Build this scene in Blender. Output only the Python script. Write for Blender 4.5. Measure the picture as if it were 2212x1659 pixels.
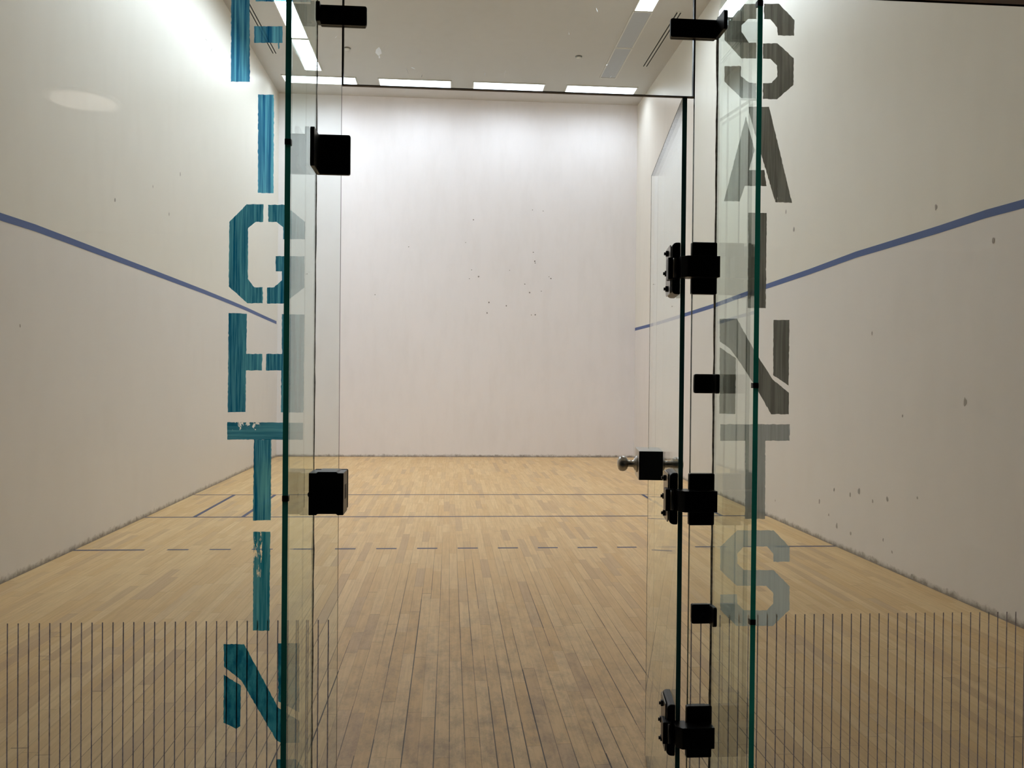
import bpy, bmesh, math, random
from mathutils import Vector, Matrix
random.seed(7)
for o in list(bpy.data.objects): bpy.data.objects.remove(o)
S = bpy.context.scene
C = S.collection
A = 6.096                      # court is 20 ft wide, 20 ft high, 40 ft deep
D = 2 * A

# ------------------------------------------------------------------ camera
cam = bpy.data.cameras.new('camera'); co = bpy.data.objects.new('camera', cam); C.objects.link(co)
yaw, pit, rol = 0.07466, -0.00843, 0.00974
fw = Vector((math.sin(yaw)*math.cos(pit), math.cos(yaw)*math.cos(pit), math.sin(pit)))
r0 = Vector((math.cos(yaw), -math.sin(yaw), 0)); u0 = r0.cross(fw)
rr = math.cos(rol)*r0 + math.sin(rol)*u0; uu = -math.sin(rol)*r0 + math.cos(rol)*u0
M = Matrix((rr, uu, -fw)).transposed().to_4x4(); M.translation = Vector((2.8918, -2.1441, 1.3777))
co.matrix_world = M
cam.sensor_fit = 'HORIZONTAL'; cam.sensor_width = 36; cam.lens = 1809.15*36/2212; cam.clip_start = 0.02
S.camera = co

# ------------------------------------------------------------------ world, exposure, light levels
w = bpy.data.worlds.new('world'); S.world = w; w.use_nodes = True
w.node_tree.nodes['Background'].inputs[0].default_value = (0.9, 0.95, 1, 1)
w.node_tree.nodes['Background'].inputs[1].default_value = 0.0
S.view_settings.view_transform = 'Standard'; S.view_settings.look = 'None'
S.view_settings.gamma = 1; S.view_settings.exposure = 0.98; S.view_settings.use_curve_mapping = False
S.cycles.transparent_max_bounces = 24
S.cycles.max_bounces = 10; S.cycles.diffuse_bounces = 6; S.cycles.glossy_bounces = 5
LAMP_COL = (0.84, 0.935, 1.03)   # cool white fluorescent tubes
LAMP_E = 21.0
HALL_COL = (1.0, 0.86, 0.74); HALL_E = 0.85

# ------------------------------------------------------------------ materials
def nodes(name):
    m = bpy.data.materials.new(name); m.use_nodes = True
    t = m.node_tree; t.nodes.clear(); out = t.nodes.new('ShaderNodeOutputMaterial')
    return m, t, out
def N(t, kind, **kw):
    n = t.nodes.new('ShaderNode'+kind)
    for k, v in kw.items():
        if k.startswith('_'): setattr(n, k[1:], v)
        else:
            n.inputs[int(k[1:]) if k[0] == 'i' and k[1:].isdigit() else k].default_value = v
    return n
def math_(t, op, a, b=None, c=None, clamp=False):
    n = t.nodes.new('ShaderNodeMath'); n.operation = op; n.use_clamp = clamp
    for i, v in enumerate((a, b, c)):
        if v is None: continue
        if isinstance(v, (int, float)): n.inputs[i].default_value = v
        else: t.links.new(v, n.inputs[i])
    return n.outputs[0]
def mixc(t, f, a, b, mode='MIX'):
    n = t.nodes.new('ShaderNodeMix'); n.data_type = 'RGBA'; n.blend_type = mode
    for i, v in ((0, f), (6, a), (7, b)):
        if isinstance(v, (int, float)): n.inputs[i].default_value = v
        elif isinstance(v, tuple): n.inputs[i].default_value = (*v, 1)[:4]
        else: t.links.new(v, n.inputs[i])
    return n.outputs[2]
def pos(t):
    return t.nodes.new('ShaderNodeNewGeometry').outputs['Position']
def scaled(t, vec, s):
    n = t.nodes.new('ShaderNodeVectorMath'); n.operation = 'MULTIPLY'
    t.links.new(vec, n.inputs[0]); n.inputs[1].default_value = s
    return n.outputs[0]
def noise(t, vec, scale, detail=3, rough=.55):
    n = N(t, 'TexNoise', Scale=scale, Detail=detail, Roughness=rough); t.links.new(vec, n.inputs['Vector'])
    return n.outputs['Fac']
def rng(t, v, a, b, c=0., d=1.):
    n = N(t, 'MapRange', i1=a, i2=b, i3=c, i4=d); t.links.new(v, n.inputs[0]); return n.outputs[0]
def princ(name, col, rough=.5, metal=0., spec=.5):
    m, t, out = nodes(name)
    b = N(t, 'BsdfPrincipled', Roughness=rough, Metallic=metal); b.inputs['Base Color'].default_value = (*col, 1)
    b.inputs['Specular IOR Level'].default_value = spec
    g = noise(t, pos(t), 60, 4)
    t.links.new(mixc(t, math_(t, 'MULTIPLY', g, .25), col, tuple(c*.7 for c in col)), b.inputs['Base Color'])
    t.links.new(b.outputs[0], out.inputs[0]); return m

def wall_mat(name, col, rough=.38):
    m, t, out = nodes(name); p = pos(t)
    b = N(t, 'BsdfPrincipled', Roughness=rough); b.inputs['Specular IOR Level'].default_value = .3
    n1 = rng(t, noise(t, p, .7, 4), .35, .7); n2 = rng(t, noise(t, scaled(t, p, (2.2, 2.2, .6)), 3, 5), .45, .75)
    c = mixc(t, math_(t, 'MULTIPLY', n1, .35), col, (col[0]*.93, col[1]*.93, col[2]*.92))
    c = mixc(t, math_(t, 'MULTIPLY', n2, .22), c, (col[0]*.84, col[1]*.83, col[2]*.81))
    # scuffed dirt line along the foot of the wall
    s = t.nodes.new('ShaderNodeSeparateXYZ'); t.links.new(p, s.inputs[0])
    nz = noise(t, p, 14, 6, .75)
    d = rng(t, math_(t, 'SUBTRACT', s.outputs[2], math_(t, 'MULTIPLY', math_(t, 'POWER', nz, 3.), .14)), .028, -.012, 0, 1)
    c = mixc(t, math_(t, 'MULTIPLY', d, .8, clamp=True), c, (.16, .13, .10))
    t.links.new(c, b.inputs['Base Color'])
    bp = N(t, 'Bump', Strength=.12, Distance=.02); t.links.new(noise(t, p, 2.2, 3), bp.inputs['Height'])
    t.links.new(bp.outputs[0], b.inputs['Normal'])
    t.links.new(b.outputs[0], out.inputs[0]); return m

def floor_mat():
    m, t, out = nodes('maple_strip_floor'); p = pos(t)
    s = t.nodes.new('ShaderNodeSeparateXYZ'); t.links.new(p, s.inputs[0]); x, y = s.outputs[0], s.outputs[1]
    u = math_(t, 'DIVIDE', math_(t, 'ADD', x, .013), .0572); row = math_(t, 'FLOOR', u); fu = math_(t, 'FRACT', u)
    w1 = N(t, 'TexWhiteNoise', _noise_dimensions='1D'); t.links.new(row, w1.inputs['W'])
    cv = t.nodes.new('ShaderNodeCombineXYZ'); t.links.new(math_(t, 'MULTIPLY', row, 7.13), cv.inputs[0]); t.links.new(y, cv.inputs[1])
    wob = noise(t, cv.outputs[0], 1.1, 1)
    v = math_(t, 'ADD', math_(t, 'ADD', math_(t, 'DIVIDE', y, .62), math_(t, 'MULTIPLY', w1.outputs[0], 11.)), math_(t, 'MULTIPLY', wob, 1.5))
    colu = math_(t, 'FLOOR', v); fv = math_(t, 'FRACT', v)
    c2 = t.nodes.new('ShaderNodeCombineXYZ'); t.links.new(row, c2.inputs[0]); t.links.new(colu, c2.inputs[1])
    w2 = N(t, 'TexWhiteNoise', _noise_dimensions='2D'); t.links.new(c2.outputs[0], w2.inputs['Vector'])
    rnd = w2.outputs[0]
    sp = t.nodes.new('ShaderNodeSeparateColor'); t.links.new(w2.outputs[1], sp.inputs[0])
    # plank colour
    c = mixc(t, rnd, (.655, .43, .20), (.735, .52, .27))
    c = mixc(t, rng(t, sp.outputs[1], .72, 1., 0, .75), c, (.52, .35, .20))
    gr = noise(t, scaled(t, p, (60, 2.5, 1)), 1, 5, .6)
    c = mixc(t, math_(t, 'MULTIPLY', rng(t, gr, .4, .7), .4), c, (.47, .30, .165))
    fl = noise(t, scaled(t, p, (3, 2., 1)), 2.2, 8, .72)
    c = mixc(t, math_(t, 'MULTIPLY', rng(t, fl, .5, .8), .3), c, (.42, .28, .155))
    # wear where people walk in through the doorway
    dx = math_(t, 'DIVIDE', math_(t, 'SUBTRACT', x, 3.0), 1.25); dy = math_(t, 'DIVIDE', math_(t, 'SUBTRACT', y, -.2), 3.6)
    r2 = math_(t, 'ADD', math_(t, 'MULTIPLY', dx, dx), math_(t, 'MULTIPLY', dy, dy))
    wear = rng(t, r2, 1.3, 0.1)
    gn = noise(t, scaled(t, p, (3.4, 1.5, 1)), 3.2, 12, .78)
    c = mixc(t, math_(t, 'MULTIPLY', math_(t, 'MULTIPLY', wear, rng(t, gn, .45, .62)), .55), c, (.22, .165, .115))
    # joints
    ex = math_(t, 'MINIMUM', fu, math_(t, 'SUBTRACT', 1., fu)); ey = math_(t, 'MULTIPLY', math_(t, 'MINIMUM', fv, math_(t, 'SUBTRACT', 1., fv)), 10.8)
    w3 = N(t, 'TexWhiteNoise', _noise_dimensions='2D')
    c3 = t.nodes.new('ShaderNodeCombineXYZ'); t.links.new(math_(t, 'FLOOR', math_(t, 'ADD', u, .5)), c3.inputs[0])
    t.links.new(math_(t, 'FLOOR', math_(t, 'ADD', math_(t, 'MULTIPLY', y, .8), w1.outputs[0])), c3.inputs[1]); t.links.new(c3.outputs[0], w3.inputs['Vector'])
    wid = math_(t, 'ADD', math_(t, 'MULTIPLY', math_(t, 'MULTIPLY', w3.outputs[0], rng(t, r2, 2.2, .3)), .038), .010)
    gx = math_(t, 'LESS_THAN', ex, wid); gy = math_(t, 'LESS_THAN', ey, .018)
    dark = math_(t, 'MULTIPLY', gx, math_(t, 'ADD', .34, math_(t, 'MULTIPLY', math_(t, 'MULTIPLY', w3.outputs[0], rng(t, r2, 2.2, .3)), .75)), clamp=True)
    dark = math_(t, 'MAXIMUM', dark, math_(t, 'MULTIPLY', gy, .55))
    c = mixc(t, dark, c, (.05, .035, .022))
    b = N(t, 'BsdfPrincipled', Roughness=.5); b.inputs['Specular IOR Level'].default_value = .28
    t.links.new(c, b.inputs['Base Color'])
    t.links.new(rng(t, gr, 0, 1, .42, .62), b.inputs['Roughness'])
    t.links.new(b.outputs[0], out.inputs[0]); return m

def glass_mat(name, tint):
    """clear float glass: straight-through transmission with angle-dependent mirror reflection"""
    m, t, out = nodes(name)
    g = t.nodes.new('ShaderNodeNewGeometry')
    ior = math_(t, 'ADD', 1.46, math_(t, 'MULTIPLY', g.outputs['Backfacing'], 1/1.46-1.46))
    f = t.nodes.new('ShaderNodeFresnel'); t.links.new(ior, f.inputs[0])
    tr = N(t, 'BsdfTransparent'); tr.inputs[0].default_value = (*tint, 1)
    gl = N(t, 'BsdfGlossy', Roughness=0.0); gl.inputs[0].default_value = (.97, 1, .99, 1)
    mx = t.nodes.new('ShaderNodeMixShader'); t.links.new(f.outputs[0], mx.inputs[0])
    t.links.new(tr.outputs[0], mx.inputs[1]); t.links.new(gl.outputs[0], mx.inputs[2])
    # faint smears on the pane
    sm = rng(t, noise(t, scaled(t, pos(t), (3, 3, 1.2)), 4, 6, .7), .6, .85, 0., .035)
    df = N(t, 'BsdfTranslucent'); df.inputs[0].default_value = (.8, .85, .83, 1)
    m2 = t.nodes.new('ShaderNodeMixShader'); t.links.new(sm, m2.inputs[0])
    t.links.new(mx.outputs[0], m2.inputs[1]); t.links.new(df.outputs[0], m2.inputs[2])
    t.links.new(m2.outputs[0], out.inputs[0]); return m

def edge_mat(name, col, glow):
    """polished sawn edge of thick float glass, deep green because one looks along the pane"""
    m, t, out = nodes(name)
    b = N(t, 'BsdfPrincipled', Roughness=.12); b.inputs['Base Color'].default_value = (*[c*.35 for c in col], 1)
    tl = N(t, 'BsdfTranslucent')
    s = noise(t, scaled(t, pos(t), (1, 1, 1.)), 2.3, 3)
    t.links.new(mixc(t, rng(t, s, .35, .65), tuple(c*.75 for c in col), tuple(min(1, c*1.4) for c in col)), tl.inputs[0])
    mx = N(t, 'MixShader', i0=glow); t.links.new(b.outputs[0], mx.inputs[1]); t.links.new(tl.outputs[0], mx.inputs[2])
    t.links.new(mx.outputs[0], out.inputs[0]); return m

def paint_mat(name, dark, light, thin, streak=(150, 1, 5), scratch=None, gain=1.):
    """brushed poster paint on glass: streaky, lets some light through"""
    m, t, out = nodes(name); p = pos(t)
    s = noise(t, scaled(t, p, streak), 1, 4, .6); f = rng(t, s, .42, .60)
    s2 = rng(t, noise(t, scaled(t, p, tuple(c*.35 for c in streak)), 1, 2), .4, .6)
    col = mixc(t, math_(t, 'ADD', math_(t, 'MULTIPLY', f, .6), math_(t, 'MULTIPLY', s2, .4)), dark, light)
    di = N(t, 'BsdfDiffuse'); tl = N(t, 'BsdfTranslucent'); tr = N(t, 'BsdfTransparent')
    for n in (di, tl): t.links.new(col, n.inputs[0])
    tc = mixc(t, 0.5, col, (1, 1, 1)) if thin[1] else col
    t.links.new(tc, tr.inputs[0])
    a = N(t, 'MixShader', i0=.82); t.links.new(di.outputs[0], a.inputs[1]); t.links.new(tl.outputs[0], a.inputs[2])
    b = N(t, 'MixShader', i0=thin[0]); t.links.new(a.outputs[0], b.inputs[1]); t.links.new(tr.outputs[0], b.inputs[2])
    last = b.outputs[0]
    if scratch:
        (cx, cz, r, sc, th) = scratch
        q = t.nodes.new('ShaderNodeSeparateXYZ'); t.links.new(p, q.inputs[0])
        ax = math_(t, 'DIVIDE', math_(t, 'SUBTRACT', q.outputs[0], cx), r[0]); az = math_(t, 'DIVIDE', math_(t, 'SUBTRACT', q.outputs[2], cz), r[1])
        rad = math_(t, 'ADD', math_(t, 'MULTIPLY', ax, ax), math_(t, 'MULTIPLY', az, az))
        k = math_(t, 'GREATER_THAN', math_(t, 'SUBTRACT', noise(t, scaled(t, p, sc), 1, 5, .7), math_(t, 'MULTIPLY', rad, .16)), th)
        clear = N(t, 'BsdfTransparent'); clear.inputs[0].default_value = (.95, .97, .96, 1)
        e = t.nodes.new('ShaderNodeMixShader'); t.links.new(k, e.inputs[0]); t.links.new(last, e.inputs[1]); t.links.new(clear.outputs[0], e.inputs[2])
        last = e.outputs[0]
    t.links.new(last, out.inputs[0]); return m

def emit_mat(name, col, e, beam=0.):
    # prismatic lens: brighter straight down than sideways
    m, t, out = nodes(name); n = N(t, 'Emission'); n.inputs[0].default_value = (*col, 1)
    g = t.nodes.new('ShaderNodeNewGeometry'); d = t.nodes.new('ShaderNodeVectorMath'); d.operation = 'DOT_PRODUCT'
    t.links.new(g.outputs['Incoming'], d.inputs[0]); t.links.new(g.outputs['Normal'], d.inputs[1])
    t.links.new(math_(t, 'MULTIPLY', math_(t, 'POWER', math_(t, 'ABSOLUTE', d.outputs['Value']), beam), e), n.inputs[1])
    t.links.new(n.outputs[0], out.inputs[0]); return m

def film_mat(name, col, f):
    """thin bead or print on glass that passes some light"""
    m, t, out = nodes(name); d = N(t, 'BsdfDiffuse'); l = N(t, 'BsdfTranslucent')
    c = mixc(t, rng(t, noise(t, pos(t), 90, 4), .35, .65), col, tuple(k*.6 for k in col))
    for n in (d, l): t.links.new(c, n.inputs[0])
    x = N(t, 'MixShader', i0=f); t.links.new(d.outputs[0], x.inputs[1]); t.links.new(l.outputs[0], x.inputs[2])
    t.links.new(x.outputs[0], out.inputs[0]); return m

MAT = {
 'wall_upper': wall_mat('cream_wall_paint', (.80, .765, .69)),
 'wall_lower': wall_mat('white_wall_paint', (.79, .755, .725)),
 'wall_front': wall_mat('front_wall_paint', (.885, .865, .875), .5),
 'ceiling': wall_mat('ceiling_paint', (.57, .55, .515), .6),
 'floor': floor_mat(),
 'glass': glass_mat('clear_glass', (.972, .99, .983)),
 'fin_glass': glass_mat('fin_glass', (.95, .983, .972)),
 'edge': edge_mat('green_glass_edge', (.010, .115, .092), .75), 'edge_left': edge_mat('deep_green_glass_edge', (.010, .075, .062), .75),
 'edge_dark': edge_mat('dark_glass_edge', (.008, .03, .028), .5),
 'black': princ('black_anodised_metal', (.010, .010, .011), .38, 0., .35),
 'steel': princ('brushed_steel', (.50, .49, .46), .3, 1.),
 'steel_dark': princ('dark_steel', (.22, .215, .20), .32, 1.),
 'lock_shade': princ('shaded_lock_end', (.012, .012, .012), .4),
 'tape': princ('blue_line_paint', (.055, .105, .30), .5),
 'floor_line': princ('faded_blue_floor_paint', (.075, .075, .13), .6),
 'scuff': princ('rubber_ball_scuff', (.22, .21, .19), .8), 'scuff_faint': princ('faint_ball_scuff', (.42, .39, .36), .8),
 'stripe': film_mat('etched_stripe', (.30, .26, .27), .7),
 'sealant': film_mat('grey_sealant', (.42, .40, .35), .75), 'gasket': princ('dark_brown_gasket', (.12, .10, .08), .6),
 'wood': princ('stained_wood_header', (.115, .05, .028), .5),
 'lamp': emit_mat('lit_lamp_lens', LAMP_COL, LAMP_E, 1.0),
 'lamp_row': emit_mat('lit_row_lamp_lens', LAMP_COL, LAMP_E*.5, 1.0),
 'lens_off': princ('unlit_lamp_lens', (.46, .47, .49), .5),
 'lamp_trim': princ('white_lamp_trim', (.68, .66, .60), .5),
 'slot': princ('dark_air_slot', (.03, .028, .025), .7),
 'hall_lamp': emit_mat('hall_lamp_lens', HALL_COL, HALL_E),
 'hall_wall': princ('hall_wall_paint', (.10, .095, .09), .8),
 'hall_ceiling': princ('hall_ceiling_paint', (.10, .097, .09), .9),
 'hall_floor': princ('hall_carpet', (.09, .09, .1), .95),
 'smear': None,
 'blue': paint_mat('teal_brushed_paint', (.004, .13, .26), (.15, .50, .60), (.3, False)),
 'blue_backlit': paint_mat('backlit_teal_paint', (.004, .12, .34), (.22, .74, 1.0), (.45, False), (120, 1, 3)),  # lighter copy of the teal: stronger backlight near the lamps put into colour
 'blue_t': paint_mat('scratched_teal_paint', (.006, .14, .24), (.12, .40, .50), (.25, False), (5, 1, 150), (2.385, 1.256, (.045, .025), (75, 1, 60), .50)),
 'blue_i': paint_mat('worn_teal_paint', (.008, .18, .28), (.14, .44, .52), (.38, False), (150, 1, 5), (2.41, .93, (.03, .07), (150, 1, 18), .50)),
 'blue_n': paint_mat('thick_teal_paint', (.004, .11, .20), (.05, .30, .38), (.25, False), (60, 1, 25)),
 'grey': paint_mat('grey_brushed_paint', (.155, .155, .135), (.28, .28, .25), (.25, False)),
 'grey_a': paint_mat('worn_grey_paint', (.155, .155, .135), (.28, .28, .25), (.25, False), (150, 1, 5), (3.745, 1.85, (.02, .04), (230, 1, 14), .56)),
 'grey_t': paint_mat('thin_grey_paint', (.25, .28, .28), (.34, .38, .38), (.3, True)),
 'grey_s': paint_mat('thin_slate_paint', (.42, .56, .64), (.48, .63, .71), (.38, True)),
}
m_, t_, o_ = nodes('glass_smear')
a_ = N(t_, 'BsdfRefraction', Roughness=.55, IOR=1.25); a_.inputs[0].default_value = (1, 1, 1, 1); b_ = N(t_, 'BsdfTransparent'); x_ = N(t_, 'MixShader', i0=.45)
t_.links.new(b_.outputs[0], x_.inputs[1]); t_.links.new(a_.outputs[0], x_.inputs[2]); t_.links.new(x_.outputs[0], o_.inputs[0]); MAT['smear'] = m_

# ------------------------------------------------------------------ helpers
def tag(o, label=None, cat=None, group=None, kind=None):
    if label: o['label'] = label
    if cat: o['category'] = cat
    if group: o['group'] = group
    if kind: o['kind'] = kind
    return o
def empty(name, loc, rz=0.):
    o = bpy.data.objects.new(name, None); C.objects.link(o); o.location = loc; o.rotation_euler = (0, 0, rz)
    o.empty_display_size = .05; return o
def obj(name, bm, mats, parent=None, bevel=0., world=False):
    """link bm as one mesh; world=True: bm is in world coordinates"""
    bmesh.ops.recalc_face_normals(bm, faces=bm.faces)
    if world and parent is not None:
        m, q = Matrix.Identity(4), parent
        while q is not None: m = (Matrix.Translation(q.location) @ q.rotation_euler.to_matrix().to_4x4()) @ m; q = q.parent
        bmesh.ops.transform(bm, matrix=m.inverted(), verts=bm.verts)
    me = bpy.data.meshes.new(name); bm.to_mesh(me); bm.free()
    for m in (mats if isinstance(mats, list) else [mats]): me.materials.append(m)
    o = bpy.data.objects.new(name, me); C.objects.link(o)
    if parent is not None: o.parent = parent
    if bevel:
        b = o.modifiers.new('bevel', 'BEVEL'); b.width = bevel; b.segments = 2; b.limit_method = 'ANGLE'; b.angle_limit = math.radians(40)
    return o
def box(bm, a, b, mi=0):
    vs = [bm.verts.new((x, y, z)) for z in (a[2], b[2]) for y in (a[1], b[1]) for x in (a[0], b[0])]
    fs = []
    for f in ((0,1,3,2), (4,5,7,6), (0,1,5,4), (2,3,7,6), (0,2,6,4), (1,3,7,5)):
        q = bm.faces.new([vs[i] for i in f]); q.material_index = mi; fs.append(q)
    return fs
def BM(): return bmesh.new()
def B(a, b): bm = BM(); box(bm, a, b); return bm
def prism(bm, pts, axis, a, b, mi=0):
    """extrude a 2D outline along an axis; pts give the two other coordinates in order"""
    def P(p, t):
        return {0: (t, p[0], p[1]), 1: (p[0], t, p[1]), 2: (p[0], p[1], t)}[axis]
    lo = [bm.verts.new(P(p, a)) for p in pts]; hi = [bm.verts.new(P(p, b)) for p in pts]; n = len(pts)
    bm.faces.new(lo).material_index = mi; bm.faces.new(hi[::-1]).material_index = mi
    for i in range(n): bm.faces.new((lo[i], lo[(i+1) % n], hi[(i+1) % n], hi[i])).material_index = mi
def rrect(x0, z0, x1, z1, r, seg=5, corners=(1, 1, 1, 1)):
    """rounded rectangle outline; corners: bottom-left, bottom-right, top-right, top-left"""
    out = []
    for k, (cx, cz, sx, sz, a0) in enumerate(((x0, z0, 1, 1, 180), (x1, z0, -1, 1, 270), (x1, z1, -1, -1, 0), (x0, z1, 1, -1, 90))):
        if not corners[k]: out.append((cx, cz)); continue
        for i in range(seg+1):
            a = math.radians(a0 + 90*i/seg); out.append((cx+sx*r+r*math.cos(a), cz+sz*r+r*math.sin(a)))
    return out
def lathe(bm, prof, seg=32, axis='Z', org=(0, 0, 0)):
    """prof: (radius, height) pairs"""
    rings = []
    for (r, h) in prof:
        ring = []
        for i in range(seg):
            a = 2*math.pi*i/seg; c, s = r*math.cos(a), r*math.sin(a)
            v = {'Z': (c, s, h), 'X': (h, c, s), 'Y': (c, h, s)}[axis]
            ring.append(bm.verts.new((v[0]+org[0], v[1]+org[1], v[2]+org[2])))
        rings.append(ring)
    for a, b in zip(rings, rings[1:]):
        for i in range(seg): bm.faces.new((a[i], a[(i+1) % seg], b[(i+1) % seg], b[i]))
    bm.faces.new(rings[0][::-1]); bm.faces.new(rings[-1])
def smooth(o):
    for p in o.data.polygons: p.use_smooth = True
    return o
def pane(axis_thin, a, b, glass, edge):
    """glass slab: the two large faces are glass, the four narrow ones are sawn edge"""
    bm = BM(); box(bm, a, b)
    bm.normal_update()
    for f in bm.faces:
        f.material_index = 0 if abs(f.normal[axis_thin]) > .9 else 1
    return bm

# letter outlines on the glass plane (x, z) in metres
LETTERS={'F': [[(2.3407, 2.3801), (2.3848, 2.3821), (2.3878, 2.109), (2.341, 2.1073)],
  [(2.3971, 2.2478), (2.4671, 2.2506), (2.4674, 2.209), (2.4593, 2.2087), (2.4589, 2.1936), (2.4566, 2.1936), (2.4559, 2.2086), (2.3974, 2.2063)],
  [(2.3997, 2.3597), (2.5364, 2.3658), (2.5368, 2.3137), (2.4, 2.3102)]],
 'I': [[(2.4081, 2.0785), (2.4469, 2.0788), (2.4477, 1.8325), (2.4092, 1.8325)]],
 'G': [[(2.3397, 1.7581), (2.3818, 1.8032), (2.4233, 1.8043), (2.4228, 1.7601), (2.4047, 1.7597), (2.386, 1.7439), (2.3861, 1.6172), (2.4021, 1.5964), (2.4229, 1.5967), (2.4232, 1.5564), (2.3854, 1.5557), (2.3393, 1.5972)],
  [(2.4346, 1.8034), (2.4743, 1.8044), (2.5266, 1.7625), (2.5262, 1.719), (2.4723, 1.7178), (2.4721, 1.7478), (2.4557, 1.7609), (2.4357, 1.7604)],
  [(2.4544, 1.6751), (2.5257, 1.6765), (2.5256, 1.5974), (2.4742, 1.5564), (2.4337, 1.5558), (2.4335, 1.5958), (2.4512, 1.5972), (2.47, 1.6149), (2.4699, 1.6372), (2.4547, 1.637)]],
 'H': [[(2.3397, 1.5308), (2.3845, 1.5296), (2.3837, 1.4289), (2.4229, 1.4293), (2.4225, 1.3877), (2.3832, 1.3873), (2.3828, 1.2834), (2.3391, 1.2823)],
  [(2.4706, 1.5301), (2.5261, 1.5298), (2.5257, 1.2828), (2.4698, 1.2832), (2.4702, 1.3882), (2.4323, 1.3878), (2.4328, 1.4294), (2.4714, 1.4299)]],
 'T': [[(2.3382, 1.2575), (2.5249, 1.2571), (2.5252, 1.2146), (2.4469, 1.2143), (2.4469, 1.0112), (2.4029, 1.0106), (2.404, 1.2141), (2.3384, 1.2139)]],
 'J': [[(2.4042, 0.9825), (2.446, 0.9823), (2.4453, 0.7323), (2.4048, 0.7336)]],
 'N': [[(2.3326, 0.7002), (2.3831, 0.6995), (2.4689, 0.5374), (2.4817, 0.5285), (2.5216, 0.503), (2.522, 0.448), (2.478, 0.4475), (2.4638, 0.4565), (2.3767, 0.6083), (2.3344, 0.6436)],
  [(2.334, 0.6235), (2.3762, 0.5954), (2.3755, 0.4931), (2.3649, 0.4861), (2.355, 0.4921), (2.3339, 0.5026)],
  [(2.4663, 0.7006), (2.5201, 0.6999), (2.5214, 0.5248), (2.4688, 0.5533)]],
 'g': [[(2.4649, 0.4069), (2.5144, 0.4057), (2.533, 0.3817), (2.5334, 0.3346), (2.4861, 0.3359), (2.4756, 0.3691), (2.4652, 0.374)]],
 'S1': [[(3.7031, 2.36), (3.7434, 2.3611), (3.7855, 2.3209), (3.7849, 2.2795), (3.7416, 2.2788), (3.7388, 2.2997), (3.7206, 2.3199), (3.7036, 2.3199)],
  [(3.5981, 2.3131), (3.6429, 2.3568), (3.6823, 2.3585), (3.6828, 2.3191), (3.6613, 2.3182), (3.6436, 2.3011), (3.6438, 2.2836), (3.6639, 2.2565), (3.6836, 2.2573), (3.6841, 2.2165), (3.644, 2.215), (3.5987, 2.2609)],
  [(3.7016, 2.2563), (3.7404, 2.2578), (3.7849, 2.221), (3.7848, 2.1509), (3.7412, 2.1119), (3.7034, 2.1113), (3.7029, 2.1526), (3.7263, 2.1541), (3.7415, 2.1721), (3.7401, 2.2001), (3.7219, 2.2169), (3.7021, 2.2168)],
  [(3.5995, 2.1931), (3.6431, 2.1947), (3.6435, 2.1686), (3.667, 2.1527), (3.6849, 2.1519), (3.6854, 2.1118), (3.6452, 2.1118), (3.6, 2.1524)]],
 'A': [[(3.658, 2.0644), (3.6828, 1.9778), (3.668, 1.9249), (3.7093, 1.926), (3.716, 1.8842), (3.6577, 1.8833), (3.6439, 1.842), (3.602, 1.842)],
  [(3.6652, 2.0898), (3.7198, 2.0916), (3.7851, 1.8421), (3.7399, 1.8427), (3.6661, 2.0751)]],
 'I2': [[(3.6678, 1.8134), (3.7171, 1.8139), (3.7178, 1.5646), (3.6691, 1.5646)]],
 'N2': [[(3.5949, 1.5347), (3.6407, 1.5361), (3.6867, 1.4553), (3.7382, 1.3785), (3.7828, 1.3436), (3.7835, 1.2865), (3.7357, 1.2862), (3.6896, 1.3639), (3.653, 1.418), (3.622, 1.458), (3.5956, 1.4759)],
  [(3.5958, 1.4605), (3.6395, 1.4319), (3.6391, 1.2862), (3.5965, 1.287)],
  [(3.7391, 1.534), (3.7821, 1.5347), (3.7818, 1.362), (3.7398, 1.389)]],
 'T2': [[(3.5994, 1.2592), (3.7865, 1.2602), (3.7863, 1.2168), (3.7212, 1.2165), (3.7227, 1.0109), (3.6689, 1.0111), (3.6671, 1.2163), (3.5999, 1.216)]],
 'S2': [[(3.6484, 0.9812), (3.7458, 0.9808), (3.7907, 0.9367), (3.7904, 0.8975), (3.7469, 0.8978), (3.7459, 0.92), (3.729, 0.9385), (3.6669, 0.9388), (3.6491, 0.9206), (3.6494, 0.8942), (3.6677, 0.8764), (3.7472, 0.8758), (3.7913, 0.833), (3.7921, 0.771), (3.7472, 0.7283), (3.6497, 0.7295), (3.6053, 0.773), (3.6048, 0.8128), (3.6493, 0.8131), (3.6507, 0.7884), (3.669, 0.7706), (3.7304, 0.7699), (3.7476, 0.7874), (3.7472, 0.8157), (3.7278, 0.8346), (3.6484, 0.8353), (3.604, 0.8769), (3.6033, 0.9385)]]}
# ball marks (along the wall, height)
FM= [(4.288, 4.247), (4.473, 4.233), (3.277, 4.055), (3.147, 3.664), (2.182, 3.57), (4.308, 3.521), (4.337, 3.369), (4.343, 3.339), (3.254, 3.199), (3.903, 3.205), (3.374, 3.088), (3.216, 3.049), (4.583, 3.108), (4.617, 3.078), (4.169, 2.972), (4.253, 2.83), (4.453, 2.858), (3.555, 2.651), (3.854, 2.595), (3.523, 2.468), (4.285, 2.446), (4.352, 2.45), (1.623, 2.749)]
RM= [(5.859, 0.189), (4.878, 0.328), (4.322, 0.464), (3.753, 0.508), (4.546, 0.174), (4.304, 0.155), (3.805, 0.204), (3.68, 0.139), (4.181, 0.513), (3.966, 0.463), (3.362, 0.577), (4.696, 0.24), (3.416, 0.026), (4.604, 0.466), (2.595, 2.215), (4.009, 1.736), (3.563, 1.13), (2.845, 1.25), (5.493, 2.787), (5.683, 2.989), (3.189, 2.528)]
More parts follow.
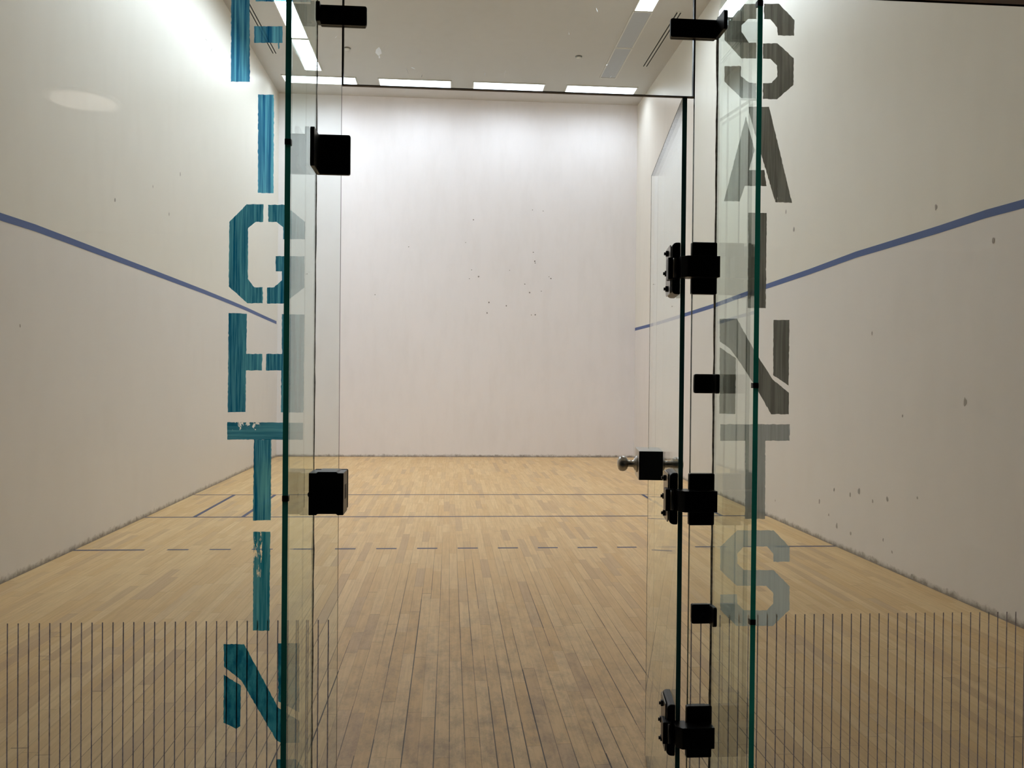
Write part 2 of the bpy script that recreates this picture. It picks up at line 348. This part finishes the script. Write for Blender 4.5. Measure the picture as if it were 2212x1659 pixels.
LM= [(3.739, 1.69), (6.725, 3.016), (7.072, 3.512), (5.329, 2.87), (6.25, 3.194)]
NLEFT, NRIGHT = 6, 3
# ------------------------------------------------------------------ court shell
def struct(name, bm, mats, parent=None, bevel=0.):
    o = obj(name, bm, mats, parent, bevel); tag(o, kind='structure') if parent is None else None; return o
floor = struct('floor', B((-.1, 0, -.08), (A+.1, D+.1, 0)), MAT['floor'])
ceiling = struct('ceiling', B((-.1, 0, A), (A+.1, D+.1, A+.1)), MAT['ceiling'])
front = struct('wall_front', B((-.1, D, 0), (A+.1, D+.12, A)), MAT['wall_front'])

LINE_L = [(0, 2.372), (3.0, 2.376), (3.483, 2.377), (3.935, 2.385), (4.47, 2.381), (5.356, 2.372), (6.329, 2.363), (7.961, 2.346), (9.2, 2.325), (10.061, 2.307), (11.1, 2.274), (12.114, 2.246)]
LINE_R = [(0, 2.38), (2.334, 2.377), (2.668, 2.384), (3.144, 2.376), (3.916, 2.373), (4.274, 2.373), (5.126, 2.345), (6.167, 2.322), (7.891, 2.268), (9.1, 2.25), (11.082, 2.226), (D-.001, 2.225)]
def side_wall(name, x, xo, line):
    bm = BM(); ln = line if line[-1][0] > D-.01 else line+[(D, line[-1][1]-.002)]
    prism(bm, [(y, z) for y, z in ln]+[(D, 0), (0, 0)], 0, x, xo, 0)
    prism(bm, [(y, z) for y, z in ln]+[(D, A), (0, A)], 0, x, xo, 1)
    o = struct(name, bm, [MAT['wall_lower'], MAT['wall_upper']])
    bm = BM(); s = 1 if xo < x else -1; e = x+s*.0015
    lo = [bm.verts.new((e, y, z-.025)) for y, z in line]; hi = [bm.verts.new((e, y, z+.025)) for y, z in line]
    for i in range(len(line)-1): bm.faces.new((lo[i], lo[i+1], hi[i+1], hi[i]))
    obj('painted_line', bm, MAT['tape'], o)
    return o
wl = side_wall('wall_left', 0, -.1, LINE_L)
wr = side_wall('wall_right', A, A+.1, LINE_R)
def marks(parent, pts, kind):
    bm = BM()
    for (a, z) in pts:
        r = random.uniform(.007, .013) if kind == 'front' else random.uniform(.009, .018)
        k = 9; st = random.uniform(1, 1.9) if kind != 'front' else random.uniform(.9, 1.2)
        vs = []
        for i in range(k):
            t = 2*math.pi*i/k; q = r*random.uniform(.7, 1.15); u, v = q*math.cos(t), q*math.sin(t)*st
            vs.append(bm.verts.new({'front': (a+u, D-.0015, z+v), 'right': (A-.0015, a+u, z+v), 'left': (.0015, a+u, z+v)}[kind]))
        bm.faces.new(vs)
    obj('ball_marks', bm, MAT['scuff' if kind == 'front' else 'scuff_faint'], parent)
marks(front, FM, 'front'); marks(wr, RM, 'right'); marks(wl, LM, 'left')

# wall over the glass, timber header under it
bk = struct('wall_back', B((0, .03, 2.5), (A, .12, A)), MAT['wall_upper'])
hd = struct('trim_1', B((0, -.12, 2.388), (A, .012, 2.55)), MAT['wood'])
# corridor on the viewer's side of the glass
struct('floor_hall', B((-1.2, -4.6, -.08), (A+1.2, 0, 0)), MAT['hall_floor'])
struct('ceiling_hall', B((-1.2, -4.6, 2.47), (A+1.2, -.12, 2.55)), MAT['hall_ceiling'])
struct('wall_hall_back', B((-1.2, -4.7, 0), (A+1.2, -4.6, 2.47)), MAT['hall_wall'])
struct('wall_hall_left', B((-1.3, -4.6, 0), (-1.2, 0, 2.47)), MAT['hall_wall'])
struct('wall_hall_right', B((A+1.2, -4.6, 0), (A+1.3, 0, 2.47)), MAT['hall_wall'])
struct('wall_hall_end_left', B((-1.2, 0, 0), (-.1, .1, 2.47)), MAT['hall_wall'])
struct('wall_hall_end_right', B((A+.1, 0, 0), (A+1.2, .1, 2.47)), MAT['hall_wall'])

# painted court lines (1.5 in wide)
def fline(name, a, b, parent=floor):
    bm = BM(); z = .001; q = [bm.verts.new(v) for v in ((a[0], a[1], z), (b[0], a[1], z), (b[0], b[1], z), (a[0], b[1], z))]; bm.faces.new(q)
    return obj(name, bm, MAT['floor_line'], parent)
fline('service_line', (0, 7.62-.019), (A, 7.62+.019))
fline('short_line', (0, A-.019), (A, A+.019))
for x in (.457, .914, A-.914, A-.457): fline('service_box_line', (x-.019, A+.019), (x+.019, 7.62-.019))
y0 = 4.572
for (a, b) in ((0, .533), (A-.533, A)): fline('receiving_line', (a, y0-.019), (b, y0+.019))
x = .533+.178
while x < A-.6:
    fline('receiving_line_dash', (x-.006, y0-.019), (x+.156, y0+.019)); x += .3235

# ------------------------------------------------------------------ ceiling lamps
LAMPM = {}
def lamp_mesh(lx, ly, lit):
    k = (lx, ly, lit)
    if k not in LAMPM:
        f = BM()
        for a, b in (((0, 0), (lx, .018)), ((0, ly-.018), (lx, ly)), ((0, .018), (.018, ly-.018)), ((lx-.018, .018), (lx, ly-.018))):
            box(f, (a[0], a[1], -.012), (b[0], b[1], 0))
        LAMPM[k] = f
        g = B((.018, .018, -.007), (lx-.018, ly-.018, -.001))
        LAMPM[k] = (f, g)
    return LAMPM[k]
def lamp(x0, y0_, lx, ly, lit, label, group, mat='lamp'):
    e = empty('ceiling_light', (x0, y0_, A)); tag(e, label, 'ceiling light', group)
    f, g = lamp_mesh(lx, ly, lit)
    if isinstance(f, bmesh.types.BMesh):
        fo = obj('frame', f, MAT['lamp_trim'], e); go = obj('diffuser', g, MAT[mat] if lit else MAT['lens_off'], e)
        LAMPM[(lx, ly, lit)] = (fo, go)
    else:
        for s in (f, g):
            c = s.copy(); C.objects.link(c); c.parent = e
    return e
names = ['first', 'second', 'third', 'fourth']
for i, x in enumerate((.205, 1.715, 3.225, 4.735)):
    lamp(x, 11.29, 1.17, .355, True, f'lit ceiling light along the front wall, {names[i]} from the left', 'ceiling lights along the front wall', 'lamp_row')
yy = 11.055; LN = [k+' from the front wall' for k in ('first', 'second', 'third', 'fourth', 'fifth', 'sixth', 'seventh', 'eighth')]
for i in range(NLEFT):
    lamp(.63, yy-1.22, .262, 1.22, True, f'lit long ceiling light in the left-hand strip, {LN[i]}', 'left strip of ceiling lights'); yy -= 1.24
lamp(5.20, 9.715, .262, 1.2, False, 'unlit grey ceiling light at the front end of the right-hand strip', 'right strip of ceiling lights')
lamp(5.20, 8.505, .262, 1.2, False, 'unlit grey ceiling light beside the lit one in the right-hand strip', 'right strip of ceiling lights')
for i in range(NRIGHT):
    lamp(5.20, 7.295-1.21*i, .262, 1.2, True, 'lit ceiling light in the right-hand strip, '+['first', 'second', 'third', 'fourth', 'fifth', 'sixth'][i]+' after the unlit pair', 'right strip of ceiling lights')
for (xs, y1, y2, lab) in (((.268, .310), 8.56, 10.42, 'pair of thin dark air slots in the ceiling beside the left wall'), ((5.775, 5.822), 8.50, 10.38, 'pair of thin dark air slots in the ceiling beside the right wall')):
    e = empty('air_diffuser', (xs[0], y1, A)); tag(e, lab, 'air vent')
    obj('trim', B((-.02, -.02, -.004), (xs[1]-xs[0]+.02, y2-y1+.02, -.0005)), MAT['lamp_trim'], e)
    for k in (0, xs[1]-xs[0]): obj('slot', B((k-.009, 0, -.006), (k+.009, y2-y1, -.001)), MAT['slot'], e)
for (x, y, lab) in ((4.743, 10.1, 'small round sprinkler cap on the ceiling beside the unlit lights'), (1.379, 10.12, 'small round sprinkler cap on the ceiling near the left strip of lights')):
    e = empty('sprinkler', (x, y, A)); tag(e, lab, 'sprinkler', 'ceiling sprinklers')
    bm = BM(); lathe(bm, [(.052, 0), (.052, -.006), (.045, -.008)], 28); smooth(obj('escutcheon', bm, MAT['steel_dark'], e))
    bm = BM(); lathe(bm, [(.038, -.008), (.038, -.022), (.03, -.026)], 28); smooth(obj('cap', bm, MAT['lamp_trim'], e))
# round downlight over the corridor, seen mirrored in the left pane
e = empty('downlight', (1.423, -1.318, 2.47)); tag(e, 'round warm downlight seen only as a pale oval reflection in the left pane', 'ceiling light')
bm = BM(); lathe(bm, [(.14, 0), (.14, -.006), (.124, -.008)], 40); obj('trim_ring', bm, MAT['lamp_trim'], e)
bm = BM(); lathe(bm, [(.122, -.004), (.122, -.010)], 40); obj('lens', bm, MAT['hall_lamp'], e)

# ------------------------------------------------------------------ glass wall
ZT = 2.388
def glass_panel(x0, x1, z0, z1, label):
    e = empty('glass_wall', (x0, 0, z0)); tag(e, label, 'glass panel')
    obj('pane', pane(1, (0, 0, 0), (x1-x0, .012, z1-z0), 0, 0), [MAT['glass'], MAT['edge_dark']], e)
    return e
gl = glass_panel(0.0, 2.614, 0.002, ZT, 'tall clear glass panel left of the doorway with blue painted letters')
gr = glass_panel(3.522, A, 0.002, ZT, 'tall clear glass panel right of the doorway with grey painted letters')
tr = glass_panel(2.6185, 3.5175, 2.112, ZT, 'clear glass pane over the doorway')
for xa, xb in ((2.6142, 2.6183), (3.5177, 3.5218)): obj('gasket', B((xa, .0005, 2.114), (xb, .0115, ZT-.001)), MAT['gasket'], tr, world=True)
obj('gasket', B((2.6145, .0005, 2.1098), (3.5215, .0115, 2.1118)), MAT['gasket'], tr, world=True)
def rag(P, step=.005, j=.0004):
    out = []
    for i, a in enumerate(P):
        b = P[(i+1) % len(P)]; L = math.hypot(b[0]-a[0], b[1]-a[1]); n = max(1, int(L/step))
        nx, nz = (b[1]-a[1])/L, -(b[0]-a[0])/L
        for k in range(n):
            t = k/n; q = random.gauss(0, j) if k else 0
            out.append((a[0]+(b[0]-a[0])*t+nx*q, a[1]+(b[1]-a[1])*t+nz*q))
    return out
def letter(key, mat, parent, lab):
    bm = BM()
    polys = LETTERS[key]
    if key == 'T':                                   # bar brushed across, stem brushed downwards
        p = polys[0]; polys = [[p[0], p[1], p[2], p[3], p[6], p[7]], [p[3], p[4], p[5], p[6]]]
    for i, P in enumerate(polys):
        P = [(x, min(z, ZT-.002)) for x, z in P]
        f = bm.faces.new([bm.verts.new((x, -.0008, z)) for x, z in rag(P)])
        if key == 'T': f.material_index = i
    bm.normal_update()
    bmesh.ops.triangulate(bm, faces=bm.faces)
    o = obj('painted_letter', bm, [MAT[mat], MAT['blue']] if key == 'T' else MAT[mat], parent, world=True); o['label'] = lab
for k, m, l in (('F', 'blue_backlit', 'streaky blue letter F with painted-in backlight, cut by the top of the photo'), ('I', 'blue_backlit', 'streaky blue letter I with painted-in backlight, between F and G'), ('G', 'blue', 'dark teal letter G'),
                ('H', 'blue', 'dark teal letter H'), ('T', 'blue_t', 'teal letter T with scratched bar'), ('J', 'blue_i', 'worn teal letter I over the floor'), ('N', 'blue_n', 'dark teal letter N'), ('g', 'blue_n', 'worn scrap of teal letter at the bottom')):
    letter(k, m, gl, l)
for k, m, l in (('S1', 'grey', 'dark grey letter S at the top'), ('A', 'grey_a', 'dark grey letter A'), ('I2', 'grey', 'dark grey letter I'), ('N2', 'grey', 'dark grey letter N'),
                ('T2', 'grey_t', 'thin grey letter T'), ('S2', 'grey_s', 'pale slate letter S at the bottom')):
    letter(k, m, gr, l)
def stripes(parent, xs):
    bm = BM()
    for x in xs:
        n = 14; zt = .7585; L = []; R_ = []
        for i in range(n+1):
            z = .02+(zt-.02)*i/n; wv = random.uniform(-.0002, .0002)
            L.append(bm.verts.new((x-.0015+wv, -.0008, z))); R_.append(bm.verts.new((x+.0015+wv, -.0008, z)))
        for i in range(n): bm.faces.new((L[i], R_[i], R_[i+1], L[i+1]))
    o = obj('safety_stripes', bm, MAT['stripe'], parent, world=True); o['label'] = 'rows of thin dark vertical stripes along the foot of the pane'
stripes(gl, [2.592-.02515*k for k in range(102) if 2.592-.02515*k > .02])
stripes(gr, [3.5286+.02545*k for k in range(101) if 3.5286+.02545*k < A-.02])
# white scuffs on the pane over the doorway
def sliver(x, z, l, w_, a, par=None):
    bm = BM(); c, s = math.cos(a), math.sin(a); pts = []
    for t, q in ((0, 0), (.3, 1), (.7, .8), (1, 0), (.7, -.7), (.3, -1)):
        u, v = (t-.5)*l, q*w_/2; pts.append(bm.verts.new((x+u*c-v*s, -.0008, z+u*s+v*c)))
    bm.faces.new(pts); obj('scuff', bm, MAT['smear'], par, world=True)
for (x, z, l, w_, a) in ((2.706, 2.197, .022, .016, 1.5), (2.708, 2.183, .008, .004, 1.5), (2.722, 2.209, .012, .002, .8), (2.778, 2.151, .018, .002, 1.9), (2.793, 2.158, .013, .0018, -.4), (2.815, 2.139, .008, .002, 1.2),
                    (3.026, 2.154, .016, .0022, 1.3), (2.975, 2.15, .009, .0015, 1.6), (3.262, 2.325, .013, .0022, 1.9), (3.19, 2.262, .009, .0015, 1.7), (3.29, 2.185, .008, .002, .7), (2.81, 2.20, .01, .0015, 2.2), (3.30, 2.155, .01, .002, .9), (3.05, 2.3, .006, .0015, .4)):
    sliver(x, z, l, w_, a, tr)
for (x, z, l, w_, a) in ((2.2935, 2.185, .016, .0014, 1.2), (2.28, 2.21, .01, .001, 2.5), (2.6, 2.23, .012, .001, .7), (2.575, 2.28, .01, .001, .7), (1.86, 2.338, .006, .001, 1.4), (1.875, 2.338, .005, .001, 1.7)): sliver(x, z, l, w_, a, gl)

# fins standing on the viewer's side
def fin(x0, x1, y, label, bolts):
    e = empty('glass_fin', (x0, y, 0)); tag(e, label, 'glass fin', 'glass stiffening fins')
    bm = BM(); prism(bm, [(y, .002), (y, ZT-.002), (-.036, ZT-.002), (-.0005, 2.335), (-.0005, .002)], 0, x0, x1)
    bm.normal_update()
    for f in bm.faces: f.material_index = 0 if abs(f.normal[0]) > .9 or f.calc_center_median().y > -.03 else 1
    obj('pane', bm, [MAT['fin_glass'], MAT['edge_left' if x0 < 3 else 'edge']], e, world=True)
    for z in bolts:
        obj('through_bolt', B((x0-.0006, y-.0006, z-.006), (x1+.0006, y+.012, z+.006)), MAT['black'], e, world=True)
    return e
fl_ = fin(2.540, 2.552, -.335, 'tall glass fin with dark green edge standing left of the doorway', (1.8715, 1.1145))
fr = fin(3.5835, 3.5955, -.2785, 'tall glass fin with bright green edge standing right of the doorway', (1.3635, .8215, 2.2335))
for (x0, x1, e) in ((2.552, 2.5545, fl_), (3.5785, 3.5835, fr)):
    bm = BM(); n = 60; z = [.01+2.31*i/n for i in range(n+1)]; s = 1 if x1 > 3 else 0
    vs = []
    for i in range(n+1):
        k = random.gauss(0, .0005)+(random.random() > .93)*.0012
        a = x0-(k if s else 0); b = x1+(0 if s else k)
        vs.append([bm.verts.new(p) for p in ((a, -.0015, z[i]), (b, -.0015, z[i]), (b, -.0002, z[i]), (a, -.0002, z[i]))])
    for i in range(n):
        for k in range(4): bm.faces.new((vs[i][k], vs[i][(k+1) % 4], vs[i+1][(k+1) % 4], vs[i+1][k]))
    bm.faces.new(vs[0]); bm.faces.new(vs[-1][::-1])
    obj('sealant_joint', bm, MAT['sealant'], e, world=True)

# ------------------------------------------------------------------ black fittings
K = MAT['black']
def hexbolt(parent, org, r, h, axis='Y', name='bolt'):
    bm = BM(); lathe(bm, [(r, 0), (r, h*.6), (r*.6, h*.62), (r*.6, h)], 6 if axis != 'Y' else 18, axis, org)
    return obj(name, bm, K, parent, bevel=.0006)
def angle_clip(name, x_fin, sgn, reach, z0, z1, leg, label, group=None, th=.010, fillet=.012, legdz=(0, 0)):
    """flat plate on the pane plus a leg along the fin; sgn +1: plate runs to the right of the fin"""
    e = empty(name, (x_fin, 0, z0)); tag(e, label, 'bracket', group)
    a, b = sorted((0, sgn*reach)); H_ = z1-z0
    bm = BM(); prism(bm, rrect(a, 0, b, H_, .005), 1, -th-.001, -.001)
    obj('pane_plate', bm, K, e, bevel=.0012)
    a, b = sorted((sgn*.0008, sgn*(.0008+th)))
    bm = BM(); lz0, lz1 = legdz[0], H_+legdz[1]
    prism(bm, [(-leg, lz0+.004), (-leg+.004, lz0), (-th-.0005, lz0), (-th-.0005, lz1), (-leg+.004, lz1), (-leg, lz1-.004)], 0, a, b)
    obj('fin_plate', bm, K, e, bevel=.0012)
    # inner fillet between the two plates
    bm = BM(); pts = [(sgn*(.0008+th), -th-.001)]
    for i in range(7):
        t = math.pi/2*i/6; pts.append((sgn*(.0008+th+fillet*(1-math.sin(t))), -th-.001-fillet*(1-math.cos(t))))
    prism(bm, pts, 2, .004, H_-.004)
    obj('fillet', bm, K, e)
    # plate on the court side of the pane
    a, b = sorted((0, sgn*reach))
    bm = BM(); prism(bm, rrect(a+.006, .005, b-.004, H_-.005, .004), 1, .0125, .0205); obj('back_plate', bm, K, e, bevel=.001)
    hexbolt(e, (sgn*reach*.55, -th-.004, H_/2), .007, .004, 'Y', 'bolt')
    return e
c1_ = angle_clip('corner_bracket', 2.5525, 1, .124, 2.256, 2.305, .034, 'wide black bracket at the top of the left fin, reaching over the doorway pane')
c2_ = angle_clip('corner_bracket', 3.583, -1, .130, 2.260, 2.308, .076, 'wide black bracket at the top of the right fin, reaching over the doorway pane')
c3_ = angle_clip('corner_bracket', 2.5525, 1, .086, 1.881, 1.981, .10, 'square black bracket on the upper part of the left fin', legdz=(.0, -.006))
c4_ = angle_clip('corner_bracket', 3.583, -1, .057, 1.340, 1.390, .046, 'small black bracket on the right fin between the top and middle hinges', 'small black brackets on the right fin')
c5_ = angle_clip('corner_bracket', 3.583, -1, .057, .7395, .790, .046, 'small black bracket on the right fin between the middle and lowest hinges', 'small black brackets on the right fin')
# deep catch block the door shuts against
e = empty('door_catch', (2.5525, 0, 1.039)); tag(e, 'deep black catch block on the left fin at handle height', 'door catch')
prof = [(0, -.003), (.018, -.003), (.022, 0), (.066, 0), (.070, -.003), (.084, -.003), (.084, .100), (.070, .100), (.066, .103), (.022, .103), (.018, .100), (0, .100)]
bm = BM(); prism(bm, prof, 1, -.078, -.0012); obj('body', bm, K, e, bevel=.0012)
obj('latch_slot', B((.0836, -.052, .033), (.0846, -.022, .068)), MAT['slot'], e)
bm = BM(); lathe(bm, [(.008, 0), (.008, -.003), (.005, -.005)], 20, 'Y', (.006, -.078, .048)); obj('bolt', bm, K, e)
bm = BM(); prism(bm, rrect(0, 0, .084, .1, .004), 1, .0125, .0205); obj('back_plate', bm, K, e, bevel=.001)

# ------------------------------------------------------------------ the open door
HX, HY = 3.4895, .0005
ux, uy = .1448, .9895                      # along the door, into the court
ang = math.atan2(uy, ux)                   # local +x along the door, local +y = towards the opening (left)
door = empty('door_1', (HX, HY, .008), ang); tag(door, kind='structure')
L_ = .845; HT = 2.1
bm = pane(1, (0, -.012, 0), (L_, 0, HT), 0, 0)
for f in bm.faces:
    if f.calc_center_median().x > L_-.001: f.material_index = 0
obj('pane', bm, [MAT['glass'], MAT['edge_dark']], door)
obj('edge_arris', B((L_-.0015, -.0004, .001), (L_+.0006, .0006, HT-.001)), MAT['sealant'], door)
obj('edge_arris', B((.012, -.0126, HT-.001), (L_, .0004, HT+.0004)), MAT['sealant'], door)
# lock case clamped over the free edge (local s, n, z)
zc = 1.072-.008
lc = obj('lock_case', B((.745, -.050, zc-.051), (.912, .042, zc+.051)), MAT['steel'], door, bevel=.0015); lc['label'] = 'brushed steel lock case with end darkened as in shade'
bm = BM(); prism(bm, rrect(-.0485, zc-.0495, .0405, zc+.0495, .002), 0, .7425, .7455)
obj('shaded_end', bm, MAT['lock_shade'], lc)  # black plate stands in for the steel end's shade and dark hall reflection
for sg in (1, -1):
    n0 = .042 if sg > 0 else -.050
    bm = BM()
    lathe(bm, [(.030, 0), (.030, sg*.004), (.024, sg*.006), (.022, sg*.010), (.013, sg*.014), (.0115, sg*.030), (.013, sg*.034), (.020, sg*.0365), (.0255, sg*.043), (.0275, sg*.051), (.0265, sg*.060), (.021, sg*.067), (.012, sg*.0705), (.004, sg*.0715)], 40, 'Y', (.815, n0, zc-.001))
    smooth(obj('knob', bm, MAT['steel'], lc))

def hinge(zc, label):
    e = empty('hinge', (0, 0, zc-.008)); e.parent = door; e['label'] = label
    bm = BM(); prism(bm, rrect(3.5145, zc-.0675, 3.5815, zc+.0675, .004), 1, -.017, -.001); obj('wall_plate', bm, K, e, bevel=.0025, world=True)
    bm = BM(); prism(bm, rrect(3.524, zc-.060, 3.5755, zc+.060, .004), 1, .0125, .0205); obj('back_plate', bm, K, e, bevel=.0015, world=True)
    bm = BM(); prism(bm, [(3.4795, -.0045), (3.4795, -.040), (3.4925, -.056), (3.5765, -.056), (3.5765, -.018), (3.512, -.018), (3.512, -.0045)], 2, zc-.0275, zc+.0265)
    obj('pivot_block', bm, K, e, bevel=.001, world=True)
    # clamp on the left face of the door, built in door axes
    R_ = Matrix.Translation((HX, HY, zc)) @ Matrix.Rotation(ang, 4, 'Z')
    def loc(bm): bmesh.ops.transform(bm, matrix=R_, verts=bm.verts); return bm
    bm = BM(); prism(bm, rrect(.001, -.0675, .0235, .0675, .013, 6, (0, 1, 1, 0)), 0, -.006, .108)
    c = obj('door_clamp', loc(bm), K, e, bevel=.003, world=True)
    bm = BM(); prism(bm, rrect(.004, -.064, .108, .064, .014), 1, .0236, .0262)
    obj('cover_plate', loc(bm), MAT['steel_dark'], e, bevel=.0008, world=True)
    bm = BM(); box(bm, (-.022, .013, -.030), (.022, .0345, .0265)); obj('pin_housing', loc(bm), K, e, bevel=.002, world=True)
    bm = BM(); lathe(bm, [(.0045, -.026), (.0045, .024)], 16, 'Z', (-.0235, .018, 0)); smooth(obj('pin', loc(bm), MAT['steel_dark'], e, world=True))
    for s, dz in ((.058, .047), (.075, -.004), (.058, -.047)):
        bm = BM(); lathe(bm, [(.0085, .0263), (.0085, .0325), (.0045, .0327), (.0045, .037)], 6, 'Y', (s, 0, dz)); obj('bolt', loc(bm), K, e, bevel=.0006, world=True)
hinge(1.664, 'top black door hinge, above the small bracket')
hinge(1.0645, 'middle black door hinge beside the lock and knob')
hinge(.459, 'lowest black door hinge among the floor stripes')
